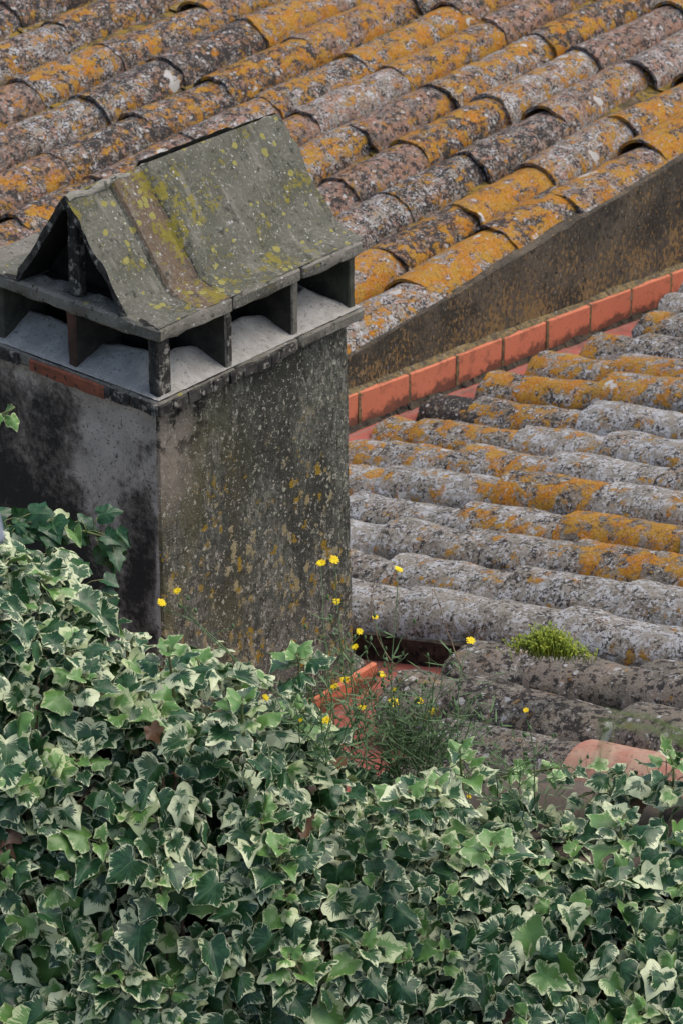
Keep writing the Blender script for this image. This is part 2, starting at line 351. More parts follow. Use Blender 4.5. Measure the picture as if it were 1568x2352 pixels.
def place_tile(me, parent, nose, xdir, col, label=None, yaw=0, pitch=0, roll=0, name='roof_tile'):
    X = Vector(xdir).normalized(); Z = Vector((0, 0, 1)); Y = Z.cross(X).normalized(); Z = X.cross(Y)
    m = Matrix((X, Y, Z)).transposed() @ (Matrix.Rotation(yaw, 3, 'Z') @ Matrix.Rotation(-pitch, 3, 'Y') @ Matrix.Rotation(roll, 3, 'X'))
    o = link(name, me, parent, nose); o.rotation_euler = m.to_euler(); o.color = (*col, 1)
    if label: o['label'] = label
    return o

# ------------------------------------------------------------------ upper house: wall, roof, skirting
MS, TY = .078, .06
def zc(x, y): return -.947 + MS * (x - 2.233) + TY * (y - 1.2)          # crest surface of the upper roof
def zb(x): return -1.236 - .082 * (x - 2.222)                           # foot of its side wall
house = empty('house', (3.6, 1.2, -6.5), 'house behind the chimney with ochre lichened roof tiles above a dark stained side wall', 'house')
hw = MB(); xa, xb = -2.5, 8.5
def wtop(x): return zc(x, 1.2) - .030
hw.hexa([(xa, 1.262, -6.5), (xb, 1.262, -6.5), (xb, 9, -6.5), (xa, 9, -6.5), (xa, 1.262, zc(xa, 1.2) - .22), (xb, 1.262, zc(xb, 1.2) - .22), (xb, 9, zc(xb, 9) - .22), (xa, 9, zc(xa, 9) - .22)])
hw.hexa([(xa, 1.2, -6.5), (xb, 1.2, -6.5), (xb, 1.26, -6.5), (xa, 1.26, -6.5), (xa, 1.2, wtop(xa)), (xb, 1.2, wtop(xb)), (xb, 1.26, wtop(xb)), (xa, 1.26, wtop(xa))])
wall = hw.build('wall', M['wall'], house)
sub = MB()          # finer front sheet so the wall is not dead flat
nx, nz = 150, 14
for i in range(nx + 1):
    x = xa + (xb - xa) * i / nx
    for j in range(nz + 1):
        z = zb(x) - .3 + (wtop(x) + .012 - zb(x) + .3) * j / nz; p = Vector((x * 4, 0, z * 4))
        if j == nz: z += noise.noise(Vector((x * 11, 3, 0))) * .012 + noise.noise(Vector((x * 31, 3, 0))) * .006
        sub.v.append((x, 1.188 + noise.noise(p) * .008 + noise.noise(p * 4) * .004, z))
for i in range(nx):
    for j in range(nz): a = i * (nz + 1) + j; sub.f.append((a, a + nz + 1, a + nz + 2, a + 1)); sub.m.append(0); sub.sm.append(True)
sub.build('render_coat', M['wall'], wall)

roof = MB(); roof.hexa([(xa, 1.262, zc(xa, 1.2) - .18), (xb, 1.262, zc(xb, 1.2) - .18), (xb, 9, zc(xb, 9) - .18), (xa, 9, zc(xa, 9) - .18),
                        (xa, 1.262, zc(xa, 1.2) - .145), (xb, 1.262, zc(xb, 1.2) - .145), (xb, 9, zc(xb, 9) - .145), (xa, 9, zc(xa, 9) - .145)])
YR = [1.35, 1.605, 1.88, 2.13, 2.385, 2.635, 2.875, 3.15, 3.46, 3.765, 4.11, 4.44, 4.77, 5.1, 5.43]
XC = [1.22, 1.70, 2.20, 2.68, 3.17, 3.65, 4.21, 4.92, 5.60, 6.25]
for a, b in zip(YR[:-1], YR[1:]):      # channel tiles lying between the cover rows
    yc = (a + b) / 2; r = (b - a) * .30
    for c0, c1 in zip(XC[:-1], XC[1:]):
        c0 += rng.uniform(-.06, .06); n = 8; m_ = 8; vs = []; c1 += .05
        for i in range(n + 1):
            x = c0 + (c1 - c0) * i / n
            for j in range(m_ + 1):
                q = math.pi * j / m_; y = yc - math.cos(q) * r
                vs.append((x, y, zc(x, y) - .074 - math.sin(q) * .035 + .012 * (1 - i / n) + noise.noise(Vector((x * 9, y * 9, 0))) * .012))
        roof.add(vs, [(i * (m_ + 1) + j, (i + 1) * (m_ + 1) + j, (i + 1) * (m_ + 1) + j + 1, i * (m_ + 1) + j + 1) for i in range(n) for j in range(m_)], 0, True)
roof_o = roof.build('roof', M['pan'], house)

JIT = {0: {2.68: 2.75, 3.17: 3.27, 3.65: 3.67, 4.21: 4.26}, 1: {2.20: 2.42, 2.68: 2.91, 3.17: 3.38, 3.65: 3.85, 4.21: 4.43, 4.92: 4.99, 5.60: 5.6},
       2: {2.68: 2.80, 3.17: 3.29, 3.65: 3.76, 4.21: 4.31, 4.92: 4.94}, 3: {2.68: 2.76, 3.17: 3.25, 3.65: 3.70, 4.21: 4.26, 4.92: 4.91}, 8: {2.68: 2.72}, 9: {3.17: 3.13, 3.65: 3.62}}
WHITE_TOP = 0; seed = 1; n_up = 0
for k, y in enumerate(YR):
    xs = [JIT.get(k, {}).get(c, c + rng.uniform(-.025, .025)) for c in XC]
    sp = (YR[min(k + 1, 14)] - YR[max(k - 1, 0)]) / (2 if 0 < k < 14 else 1)
    for i in range(len(xs) - 1):
        x0, x1 = xs[i], xs[i + 1]
        us = [proj((x, y, zc(x, y)))[:2] for x in (x0, x1)]
        if max(u[0] for u in us) < -420 or min(u[0] for u in us) > 1640 or max(u[1] for u in us) < -70: continue
        if all(330 < u[0] < 640 and u[1] > 480 for u in us) : continue
        L = x1 - x0 + .085; rn = min(sp * .47, .134); rt = rn * .93; hr_ = .98
        if k == 0: rn, rt, hr_ = .134, .126, .84
        hgt = rn * hr_
        warm = {0: .75, 1: .72, 2: .42, 3: .40}.get(k, .50)
        col = (min(.82, max(0, warm + rng.uniform(-.32, .25))), rng.uniform(.25, .75), rng.uniform(.25, .8))
        me = tile_mesh('roof_tile', L, rn, rt, hr_, .014, seed, M['tile'], wob=.0065, chip=(3, 7, .07) if (k, i) in ((2, 3), (5, 7)) else None)
        z0 = zc(x0, y) - hgt + (.016 if k == 0 else 0)
        place_tile(me, roof_o, (x0, y + rng.uniform(-.012, .012), z0 + rng.uniform(-.004, .006)), (1, 0, MS + TY * 0), col,
                   yaw=rng.uniform(-.035, .035), pitch=-.014 + rng.uniform(-.014, .014), roll=rng.uniform(-.05, .05))
        seed += 1; n_up += 1

# skirting: red tiles on edge along the foot of the wall, grout ledge on top of them
sk0 = 1.20; tl = .283
led = MB()
for i in range(60):
    x = xa + 4 + i * .12; x2 = x + .12
    h = .125 + noise.noise(Vector((x * 3, 0, 0))) * .008
    led.hexa([(x, 1.155, zb(x) + h), (x2, 1.155, zb(x2) + h), (x2, 1.187, zb(x2) + h), (x, 1.187, zb(x) + h),
              (x, 1.168, zb(x) + h + .012), (x2, 1.168, zb(x2) + h + .012), (x2, 1.187, zb(x2) + h + .022), (x, 1.187, zb(x) + h + .022)])
lo = led.build('ledge', M['grout'], house); roughen(lo, .02, .006, 3, 30, 0)
for i in range(11):
    x = 2.10 - tl * 1 + i * tl + .115; a, b = x + .005, x + tl - .005; mb = MB(); dz = rng.uniform(-.003, .003); o = rng.uniform(-.003, .003)
    mb.hexa([(a, 1.152 + o, zb(a) + .002), (b, 1.152 - o, zb(b) + .002), (b, 1.186, zb(b) + .002), (a, 1.186, zb(a) + .002),
             (a, 1.152 + o, zb(a) + .134 + dz), (b, 1.152 - o, zb(b) + .134 + dz), (b, 1.186, zb(b) + .134), (a, 1.186, zb(a) + .134)])
    s = mb.build('skirting_tile', M['skirt'], house, loc=(x, 1.155, zb(x + tl / 2))); roughen(s, .03, .0012, i, 20, .003)
for i in range(12):
    x = 2.10 - tl + i * tl + .115; gj = MB()
    gj.hexa([(x - .008, 1.1505, zb(x)), (x + .008, 1.1505, zb(x)), (x + .008, 1.186, zb(x)), (x - .008, 1.186, zb(x)),
             (x - .007, 1.152, zb(x) + .134), (x + .007, 1.152, zb(x) + .134), (x + .007, 1.186, zb(x) + .134), (x - .007, 1.186, zb(x) + .134)])
    gjo = gj.build('joint', M['grout'], house); roughen(gjo, .010, .003, 6 + i, 45, 0)
gj = MB()
for i in range(55):      # crumbs of moss and grit along the foot
    x = 1.7 + i * .065; w_ = .014 + .014 * noise.noise(Vector((x * 5, 2, 0)))
    w_ = max(w_, .004)
    gj.hexa([(x, 1.151 - w_, zb(x)), (x + .065, 1.151 - w_, zb(x + .065)), (x + .065, 1.151, zb(x + .065)), (x, 1.151, zb(x)),
             (x, 1.149, zb(x) + w_), (x + .065, 1.149, zb(x + .065) + w_), (x + .065, 1.1505, zb(x + .065) + w_ + .004), (x, 1.1505, zb(x) + w_ + .004)])
gjo = gj.build('grout', M['bed'], house); roughen(gjo, .014, .006, 5, 45, 0)

# ------------------------------------------------------------------ lower building: bed, gutter floor, roof rows
def zl(y): return -.93 - .25 * y                      # crest surface of the lower roof
def zf(y): return -1.115 - .28 * y                    # red floor beside the chimney foot
low = empty('outbuilding', (1.5, -.5, -6.5), 'lower building right of the chimney with grey lichened tile rows and red tiled gutter', 'building')
WC = 5.33                                             # its near wall, facing the camera, lies under the ivy
def clipx(y): # x where the near wall stands at this y
    return (WC - (y - CAM[1]) * Fh[1]) / Fh[0] + CAM[0]
bd = MB(); ys = [1.187, 1.05, -.9, -3.2]
wl = MB()
p0 = (clipx(-3.2), -3.2); p1 = (clipx(1.187), 1.187)
wl.v += [(p0[0], p0[1], -6.5), (p1[0], p1[1], -6.5), (7.5, 1.187, -6.5), (7.5, -3.2, -6.5),
         (p0[0], p0[1], zl(-3.2) - .2), (p1[0], p1[1], -1.75), (7.5, 1.187, -1.75), (7.5, -3.2, zl(-3.2) - .2)]
wl.f += [(0, 1, 5, 4), (1, 2, 6, 5), (2, 3, 7, 6), (3, 0, 4, 7), (4, 5, 6, 7)]; wl.m += [0] * 5; wl.sm += [False] * 5
wl.build('wall', M['plain'], low)
fl = MB()   # gutter floor along the wall, then the small floor at the chimney foot
for i in range(30):
    x = .7 + i * .22; x2 = x + .22
    fl.hexa([(x, .55, zb(x) - .06), (x2, .55, zb(x2) - .06), (x2, 1.187, zb(x2) - .06), (x, 1.187, zb(x) - .06),
             (x, .55, zb(x)), (x2, .55, zb(x2)), (x2, 1.187, zb(x2)), (x, 1.187, zb(x))])
fl.hexa([(-.9, -1.0, zf(-1.0) - .1), (.85, -1.0, zf(-1.0) - .1), (.85, .02, zf(.02) - .1), (-.9, .02, zf(.02) - .1),
         (-.9, -1.0, zf(-1.0)), (.85, -1.0, zf(-1.0)), (.85, .02, zf(.02)), (-.9, .02, zf(.02))])
fl.build('gutter_floor', M['floor'], low)
NOSE = {4.30: [1.02], 4.05: [1.0], 3.8: [.93], 3.55: [.86], 3.28: [.91, .66], 3.05: [.99, .58], 2.8: [1.04, .48], 2.52: [1.08, .84, .34], 2.26: [1.09, .90, .45, .07],
        2.03: [1.08, .85, .52, .15], 1.81: [1.08, .87, .66, .18, -.22], 1.56: [1.06, .63, .15, -.26], 1.34: [1.06, .50, .26, -.03, -.43],
        1.09: [1.06, .62, .27, .05, -.39, -.80], .887: [1.0, .55, .12, -.17, -.47, -.72], .60: [-.58, -.84, -1.18], .36: [-.54, -.76, -1.29], .13: [-.84, -1.305],
        -.10: [-.92, -1.28], -.34: [-1.0, -1.36]}
for x in NOSE:
    if x > 1.7: NOSE[x][0] -= .045
bed = MB()
for x, nz_ in NOSE.items():
    y0 = nz_[0] - .035; y1 = -2.9; top = lambda y: zl(y) - .098
    a, b = x - .128, x + .128; bot = (lambda y: zl(y) - .36)
    if x < 1.0: b = x + .13
    ye = max(y1, -4.682 + (5.42 - (x + 4.839) * Fh[0]) / Fh[1])
    if x == .60: a = x - .10
    bed.hexa([(a, ye, bot(ye)), (b, ye, bot(ye)), (b, y0, bot(y0)), (a, y0, bot(y0)), (a, ye, top(ye)), (b, ye, top(ye)), (b, y0, top(y0)), (a, y0, top(y0))])
bo = bed.build('bedding', M['bed'], low); roughen(bo, .07, .012, 9, 12, 0)
lroof = MB()
xs_ = sorted(NOSE)
for xl, xr in zip(xs_[:-1], xs_[1:]):   # channels between the rows
    yc = min(NOSE[xl][0], NOSE[xr][0]) - .02; xc = (xl + xr) / 2; r = (xr - xl) * .34; ye = max(-2.8, -4.682 + (5.45 - (xc + 4.839) * Fh[0]) / Fh[1])
    n = 26; m_ = 6; vs = []
    for i in range(n + 1):
        y = yc + (ye - yc) * i / n
        for j in range(m_ + 1):
            q = math.pi * j / m_; vs.append((xc + math.cos(q) * r, y, zl(y) - .072 - math.sin(q) * .03 + noise.noise(Vector((xc * 9, y * 9, 4))) * .014))
    lroof.add(vs, [(i * (m_ + 1) + j, (i + 1) * (m_ + 1) + j, (i + 1) * (m_ + 1) + j + 1, i * (m_ + 1) + j + 1)[::-1] for i in range(n) for j in range(m_)], 0, True)
lroof_o = lroof.build('roof', M['bed'], low)
OR = {3.55: .6, 3.28: .55, 3.05: .6, 2.8: .7, 2.52: .62, 2.26: .66, 2.03: .55, 1.81: .42, 1.56: .48, 1.34: .40, 1.09: .22, .887: .08}
SPECIAL = {(2.52, 1): (.55, .6, .5), (2.52, 0): (.15, .2, .9), (2.26, 1): (.62, .6, .4), (1.81, 3): (.66, .5, .4), (1.34, 4): (.60, .5, .4), (1.56, 3): (.75, .3, .2), (2.03, 1): (.45, .8, .3), (1.81, 1): (.55, .9, .4), (1.34, 1): (0, 1, 0), (1.34, 0): (0, 1, 0)}
LIFT = {(1.34, 2): .028, (1.56, 3): .010, (1.81, 3): .014, (.36, 1): .010, (.887, 2): .012, (1.09, 3): .008, (2.03, 2): .012, (2.8, 1): .012}
for x, nz_ in NOSE.items():
    ye = max(-2.6, -4.682 + (5.47 - (x + 4.839) * Fh[0]) / Fh[1]); ns_ = list(nz_)
    while ns_[-1] - .46 > ye: ns_.append(ns_[-1] - .45 + rng.uniform(-.02, .02))
    for i, y0 in enumerate(ns_):
        y1 = ns_[i + 1] if i + 1 < len(ns_) else y0 - .4
        u0 = proj((x, y0, zl(y0)))[0]
        if u0 > 1640: continue
        L = abs(y0 - y1) * 1.031 + .08; rn = .125 + rng.uniform(-.005, .005); rt = .100
        mt = M['tile_low']; lab = None; dz = 0; nm = 'roof_tile'
        o_ = OR.get(x, 0.0); gry = rng.uniform(.55, 1.0) if x > .7 else rng.uniform(.1, .35)
        col = SPECIAL.get((x, i), (max(0, min(1, o_ - .10 + rng.uniform(-.35, .25))), gry, rng.uniform(.15, .6)))
        if lab is None and (x, i) == (.13, 1): mt = M['pink']; lab = 'clean pink terracotta tile'; rn = .122; rt = .112; dz = .0; L = .62
        if x in (-.10, -.34): mt = M['pinkgrey']
        hr = .84 if (x, i) != (.13, 1) else .95
        me = tile_mesh('roof_tile', L, rn, rt, hr, .019, seed, mt, wob=.011 if lab is None else .003, rag=1.0 if lab is None else .15)
        place_tile(me, lroof_o, (x + rng.uniform(-.008, .008), y0, zl(y0) - rn * hr + dz + LIFT.get((x, i), 0) + rng.uniform(-.006, .006)), (0, -1, .25), col, lab,
                   yaw=rng.uniform(-.05, .05), pitch=-.032 + rng.uniform(-.018, .018), roll=rng.uniform(-.10, .10)); seed += 1
# red kerb tiles standing against the chimney foot
kb = MB(); kb.hexa([(-.9, -.215, -1.2), (.605, -.215, -1.2), (.615, -.12, -1.2), (-.9, -.12, -1.2), (-.9, -.215, -.955), (.605, -.215, -.975), (.615, -.12, -.965), (-.9, -.12, -.93)])
kbo = kb.build('kerb', M['dark_face'], low); roughen(kbo, .03, .005, 12, 14, .01)
for i in range(3):
    x = .338 - i * .285; mb = MB(); mb.box(x + .004, x + .281, -.236, -.217, zf(-.226) + .001 - .02, -.984 + i * .004)
    s = mb.build('kerb_tile', M['skirt'], low, loc=(x, -.226, zf(-.226) - .01)); roughen(s, .03, .0012, i + 30, 20, .003)

# ------------------------------------------------------------------ chimney
ch = empty('chimney', (.39, .3, -1.2), 'grey weathered masonry chimney with a gabled cap on short brick posts beside the tiled roofs', 'chimney')
st = MB()
z0 = -1.75; bt = .035
P = [(-.012 - bt, -.004 - bt * .6, z0), (.778 + bt * .5, -.004 - bt * .6, z0), (.778 + bt * .5, .69, z0), (-.012 - bt, .69, z0),
     (.0, .008, -.036), (.772, .008, -.036), (.772, .684, -.036), (.0, .684, -.036)]
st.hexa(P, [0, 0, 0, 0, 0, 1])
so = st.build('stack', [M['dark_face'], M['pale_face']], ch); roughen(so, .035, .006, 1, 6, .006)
# lower slab
def slab(name, x0, x1, y0, y1, z0, z1, mats, seed, seg=.025, amp=.004, cuts=None, mi=0):
    mb = MB(); xs = cuts or [x0, x1]
    for a, b in zip(xs[:-1], xs[1:]): mb.box(a + (.0025 if a != x0 else 0), b - (.0025 if b != x1 else 0), y0, y1, z0, z1, mi)
    o = mb.build(name, mats, ch); roughen(o, seg, amp, seed, 22, .006); return o
ls = MB(); 
ls.box(-.022, .2, -.022, .22, -.036, -.001, 0)
lso = slab('lower_slab', -.024, .815, -.024, .705, -.036, .0, M['slab'], 2, cuts=[-.024, .28, .535, .815], amp=.006)
# blackened and bare-brick edging strips on the slab's two visible edges
eb = MB(); xx = -.030
while xx < .50:
    d = rng.uniform(.03, .07); eb.box(xx, xx + d - .002, -.031 - rng.uniform(0, .006), -.0225, -.034 + rng.uniform(-.004, .004), -.004 + rng.uniform(-.003, .002)); xx += d
ebo = eb.build('edging', M['black_edge'], ch); roughen(ebo, .014, .003, 23, 40, .002); eb = MB()
yy = -.024
while yy < .70:
    d = rng.uniform(.03, .07)
    if not (.155 < yy < .43): eb.box(-.031 - rng.uniform(0, .005), -.0255, yy, yy + d - .002, -.036 + rng.uniform(-.004, .002), -.003 + rng.uniform(-.003, .002))
    yy += d
ebo = eb.build('edging', M['black_edge'], ch); roughen(ebo, .014, .003, 21, 40, .002)
rb = MB(); rb.box(-.036, -.0262, .165, .45, -.040, -.004)
rbo = rb.build('brick_edge', M['brick'], ch); roughen(rbo, .015, .005, 22, 40, .003)
# mortar flaunching with a dark flue in the middle
posts_x = [0.0, .255, .528, .79]; posts_y = [0.0, .306, .70]
fm = MB(); gx, gy = 96, 72; vs = []; fs = []; mis = []
def bay(t, ps):
    for a, b in zip(ps[:-1], ps[1:]):
        if a <= t <= b: return math.sin(math.pi * (t - a) / (b - a)) ** .8
    return 0
hts = {}
for i in range(gx + 1):
    for j in range(gy + 1):
        x = -.018 + .826 * i / gx; y = -.018 + .716 * j / gy
        dx = min(x + .018, .808 - x); dy = min(y + .018, .698 - y); d = min(dx, dy)
        b = bay(x, posts_x) if dy < dx else bay(y, posts_y)
        s = min(1, d / .125); h = .004 + (.072 * (s ** 1.15)) * (.50 + .50 * b)
        h += noise.noise(Vector((x * 18, y * 18, 0))) * .006 * s + noise.noise(Vector((x * 50, y * 50, 0))) * .002
        if d > .118: h = h - (d - .118) * 9
        vs.append((x, y, max(h, -.4)))
for i in range(gx):
    for j in range(gy):
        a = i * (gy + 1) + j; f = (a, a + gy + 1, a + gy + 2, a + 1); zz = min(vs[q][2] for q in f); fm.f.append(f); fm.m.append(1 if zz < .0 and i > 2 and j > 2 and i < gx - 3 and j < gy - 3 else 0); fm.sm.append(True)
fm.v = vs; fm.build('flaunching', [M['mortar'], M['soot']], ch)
# posts
def post(x0, x1, y0, y1, z0, z1, mat, seed, amp=.004, sides=None):
    mb = MB(); mb.box(x0, x1, y0, y1, z0, z1, sides if sides else 0); o = mb.build('post', [mat, M['sootside']], ch); roughen(o, .02, amp, seed, 26, .004); return o
post(-.006, .046, -.006, .030, -.004, .168, M['black_edge'], 31)
post(.248, .270, -.014, .20, .0, .168, M['slab'], 32, sides=[0, 0, 0, 1, 1, 1])
post(.522, .548, -.008, .20, .0, .168, M['slab'], 33, sides=[0, 0, 0, 1, 1, 1])
post(.770, .797, -.004, .595, -.01, .168, M['mossy'], 34)
post(-.008, .17, .292, .325, .0, .168, M['brown_post'], 35, sides=[0, 0, 1, 1, 1, 0])
post(-.004, .16, .572, .598, .0, .168, M['mossy'], 36)
post(.26, .30, .30, .32, -.3, .168, M['soot'], 37)
mb = MB(); mb.box(.17, .70, .17, .54, -.3, .1655); mb.build('smoke_baffle', M['soot'], ch)  # solid black block added inside so the openings read as deep shade
# black tar streak on the second post
mb = MB(); mb.box(.2505, .2685, -.0175, -.0135, .02, .15); o = mb.build('stain', M['black_edge'], ch); roughen(o, .012, .002, 38, 40, .001)
# upper slab in three pieces on the long side
us = slab('upper_slab', -.02, .805, -.028, .715, .166, .206, M['slab'], 4, cuts=[-.02, .268, .545, .805], amp=.009)
# gabled cap: two leaning slabs with a mortar foot curving out to the eave
def leaf_panel(name, sgn, seed, mat):
    """profile in y,z extruded along x; sgn -1: towards the photo's right"""
    RY = .300; prof_o = [(0, .518), (-.010, .508), (-.050, .452), (-.100, .382), (-.150, .312), (-.206, .233), (-.236, .220), (-.275, .214), (-.322, .208)]
    prof_i = [(0, .476), (-.01, .468), (-.045, .416), (-.095, .346), (-.145, .276), (-.172, .238), (-.190, .2075), (-.24, .2068), (-.318, .2066)]
    prof_o = [(a_, .207 + (b_ - .207) * .93) for a_, b_ in prof_o]; prof_i = [(a_, .207 + (b_ - .207) * .93) for a_, b_ in prof_i]
    nx = 62; mb = MB(); n = len(prof_o)
    xs = [-.016 + .832 * i / nx for i in range(nx + 1)]
    sgn_y = 1 if sgn < 0 else -1; wid = 1 if sgn < 0 else .98
    import bisect
    # densify the profile
    def dens(pr):
        o = []
        for (a, b), (c, d) in zip(pr[:-1], pr[1:]):
            k = 4
            for q in range(k): o.append((a + (c - a) * q / k, b + (d - b) * q / k))
        return o + [pr[-1]]
    po, pi_ = dens(prof_o), dens(prof_i); n = len(po)
    def surf(pr, top):
        vs = []
        for x in xs:
            # separate plates: slight steps and joints
            joint = min(abs(x - .262), abs(x - .150),  abs(x - .02 - .115) * 9 + .05, abs(x - .66) * 3 + .02)
            step = (.0 if x < .262 else .015) + (-.008 if x > .64 else 0) + (-.006 if x < .150 else 0)
            for q, (yy, zz) in enumerate(pr):
                t = q / (n - 1); f = noise.noise(Vector((x * 8, yy * 8, seed))) * .0045 + noise.noise(Vector((x * 35, yy * 35, seed))) * .003
                w = step * (1 if t < .7 else max(0, 1 - (t - .7) * 5)) * (1 if top else 0)
                w += f if top else 0
                if top and joint < .006: w -= .007 * (1 if t < .72 else .3)
                if t > .60:
                    fx = max(0, min(1, (x + .002) / .05)); zz = .2075 + (zz - .2075) * (fx if yy < -.212 else .5 + .5 * fx) if top else zz
                xx = x
                if x == xs[-1]: xx += noise.noise(Vector((yy * 20, seed, 1))) * .012 + noise.noise(Vector((yy * 60, seed, 1))) * .005
                if x == xs[0]: xx += noise.noise(Vector((yy * 20, seed, 5))) * .014 + noise.noise(Vector((yy * 60, seed, 5))) * .006
                vs.append((xx, RY + sgn_y * (yy * wid - w * .8), zz + w * .6))
        return vs
    vo = surf(po, True); vi = surf(pi_, False)
    def grid(rev): return [((i * n + j, (i + 1) * n + j, (i + 1) * n + j + 1, i * n + j + 1)[::-1 if rev else 1]) for i in range(nx) for j in range(n - 1)]
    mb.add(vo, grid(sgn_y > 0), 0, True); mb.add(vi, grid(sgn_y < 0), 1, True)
    for i, mi in ((0, 2), (nx, 0)):
        a = [vo[i * n + j] for j in range(n)]; b = [vi[i * n + j] for j in range(n)]
        mb.add(a + b, [(j, j + 1, n + j + 1, n + j) if (i == 0) == (sgn_y > 0) else (j + 1, j, n + j, n + j + 1) for j in range(n - 1)], mi, False)
    o = mb.build(name, [mat, M['soot'], M['black_edge']], ch); o.data.set_sharp_from_angle(angle=math.radians(26)); return o
leaf_panel('cap_side', -1, 3.3, M['cap']); leaf_panel('cap_side', 1, 8.1, M['cap'])
# ridge mortar
rg = MB(); pts = [(-.014 + .812 * i / 30, .300 + noise.noise(Vector((i * .4, 1, 0))) * .006, .482 + noise.noise(Vector((i * .5, 0, 0))) * .008) for i in range(31)]
rg.tube(pts, [.013 + noise.noise(Vector((i * .9, 5, 0))) * .007 for i in range(31)], 10)
rgo = rg.build('ridge_mortar', M['ridge'], ch); roughen(rgo, .012, .006, 51, 40, 0)
mb = MB(); mb.box(.004, .034, .284, .320, .206, .462); gp = mb.build('gable_post', M['black_edge'], ch); roughen(gp, .02, .004, 52, 24, .004)
mb = MB(); mb.box(.045, .09, .13, .47, .2072, .2100); mb.hexa([(.09, .115, .2075), (.775, .115, .2075), (.775, .485, .2075), (.09, .485, .2075), (.09, .295, .435), (.775, .295, .435), (.775, .305, .435), (.09, .305, .435)]); mb.build('soot_lining', M['soot'], ch)  # black floor strip and plug added to stand for shade in the gable
mm = MB()   # pale crumbs inside the gable opening
for cx, cy, r_ in ((.03, .235, .04), (.035, .375, .055), (.03, .44, .04)):
    vs = [(cx, cy, .222)] + [(cx + math.cos(q * .628) * r_ * .6, cy + math.sin(q * .628) * r_, .2075) for q in range(10)]
    mm.add(vs, [(0, q + 1, (q + 1) % 10 + 1) for q in range(10)], 0, True)
mm.build('mortar_crumbs', M['slab'], ch)

ch.location = (.155, .076, -1.007); ch.scale = (.955, .955, .955)

# ------------------------------------------------------------------ ivy
def mat_leaf():
    k = N('variegated_ivy_leaf', .36, .5); a = k.n.new('ShaderNodeAttribute'); a.attribute_name = 'ld'; a.attribute_type = 'GEOMETRY'
    uvn = k.n.new('ShaderNodeUVMap'); uvn.uv_map = 'UVMap'; s = k.n.new('ShaderNodeSeparateColor'); k._in(s.inputs[0], a.outputs['Color']); edge, rnd, cls = s.outputs
    c = k.n.new('ShaderNodeCombineXYZ'); k.l.new(k.math('MULTIPLY', rnd, 91.0), c.inputs[2])
    co = k.vec('ADD', uvn.outputs[0], c.outputs[0])
    ux, uy, _z = k.xyz(uvn.outputs[0]); uy = k.math('SUBTRACT', uy, .12); an = k.math('ARCTAN2', ux, uy); rd = k.math('SQRT', k.math('ADD', k.math('MULTIPLY', ux, ux), k.math('MULTIPLY', uy, uy)))
    pc = k.n.new('ShaderNodeCombineXYZ'); k.l.new(k.math('MULTIPLY', an, 5.5), pc.inputs[0]); k.l.new(k.math('MULTIPLY', rd, 1.3), pc.inputs[1]); k.l.new(k.math('MULTIPLY', rnd, 57.0), pc.inputs[2]); n3 = k.noise(1.6, 3, .6, co=pc.outputs[0])
    n1 = k.noise(3.0, 2, .5, co=co); n2 = k.noise(11, 3, .6, co=co)
    e = k.math('ADD', edge, k.math('ADD', k.math('MULTIPLY', k.math('SUBTRACT', n1, .5), 1.0), k.math('ADD', k.math('MULTIPLY', k.math('SUBTRACT', n3, .5), 1.5), k.math('MULTIPLY', k.math('SUBTRACT', n2, .5), .3))))
    thr = k.math('ADD', 1.0, k.math('MULTIPLY', k.math('POWER', k.math('FRACT', k.math('MULTIPLY', rnd, 7.31)), 2.6), -.62))
    cream = k.math('MAXIMUM', k.ramp(e, thr, k.math('ADD', thr, .03)), k.math('MULTIPLY', k.ramp(k.math('ADD', edge, k.math('MULTIPLY', k.math('SUBTRACT', n2, .5), .12)), .955, .985), .85))
    cream = k.math('MULTIPLY', cream, k.ramp(cls, .02, .06))
    dark = k.mix(k.ramp(k.math('ADD', k.math('MULTIPLY', n3, .6), k.math('MULTIPLY', k.noise(5, 2, co=co), .4)), .46, .54), (.012, .050, .018), (.030, .098, .034))
    dark = k.mix(k.math('MULTIPLY', k.ramp(k.math('FRACT', k.math('MULTIPLY', rnd, 3.7)), .6, 1.0), .5), dark, (.035, .10, .022))
    young = k.mix(n1, (.085, .20, .045), (.14, .27, .07))
    green = k.mix(k.ramp(cls, .35, .65), dark, young)
    # midrib and veins, slightly paler
    X, Y, Z = k.xyz(uvn.outputs[0]); vein = k.ramp(k.math('ABSOLUTE', X), .022, .004); green = k.mix(k.math('MULTIPLY', vein, .4), green, (.13, .22, .09))
    cr = k.mix(n2, (.44, .51, .29), (.58, .62, .40)); cr = k.mix(k.math('MULTIPLY', k.ramp(cls, .35, .65), .5), cr, (.33, .42, .16))
    col = k.mix(cream, green, cr)
    col = k.mix(k.ramp(cls, .9, .95), col, (.13, .065, .03))
    k._in(k.b.inputs['Base Color'], col); k.bump(k.math('ADD', n2, k.math('MULTIPLY', vein, .5)), .25, .003)
    tr = k.n.new('ShaderNodeBsdfTranslucent'); k._in(tr.inputs[0], k.mix(.4, col, (.12, .22, .03)))
    mx = k.n.new('ShaderNodeMixShader'); mx.inputs[0].default_value = .13
    k.l.new(k.b.outputs[0], mx.inputs[1]); k.l.new(tr.outputs[0], mx.inputs[2]); k.l.new(mx.outputs[0], k.n['Material Output'].inputs[0])
    return k.mat
M['leaf'] = mat_leaf()
M['ivy_stem'] = mat_simple('green_ivy_stem', (.13, .19, .06), (.16, .15, .08), 20, .6)
M['wood_stem'] = mat_simple('brown_ivy_stem', (.10, .065, .045), (.06, .045, .03), 20)
M['leaf_litter'] = mat_simple('dark_foliage_depth', (.012, .022, .010), (.022, .03, .014), 14, bump=1.0, bsc=25, dist=.03)  # near-black green, shade between the leaves put into the colour

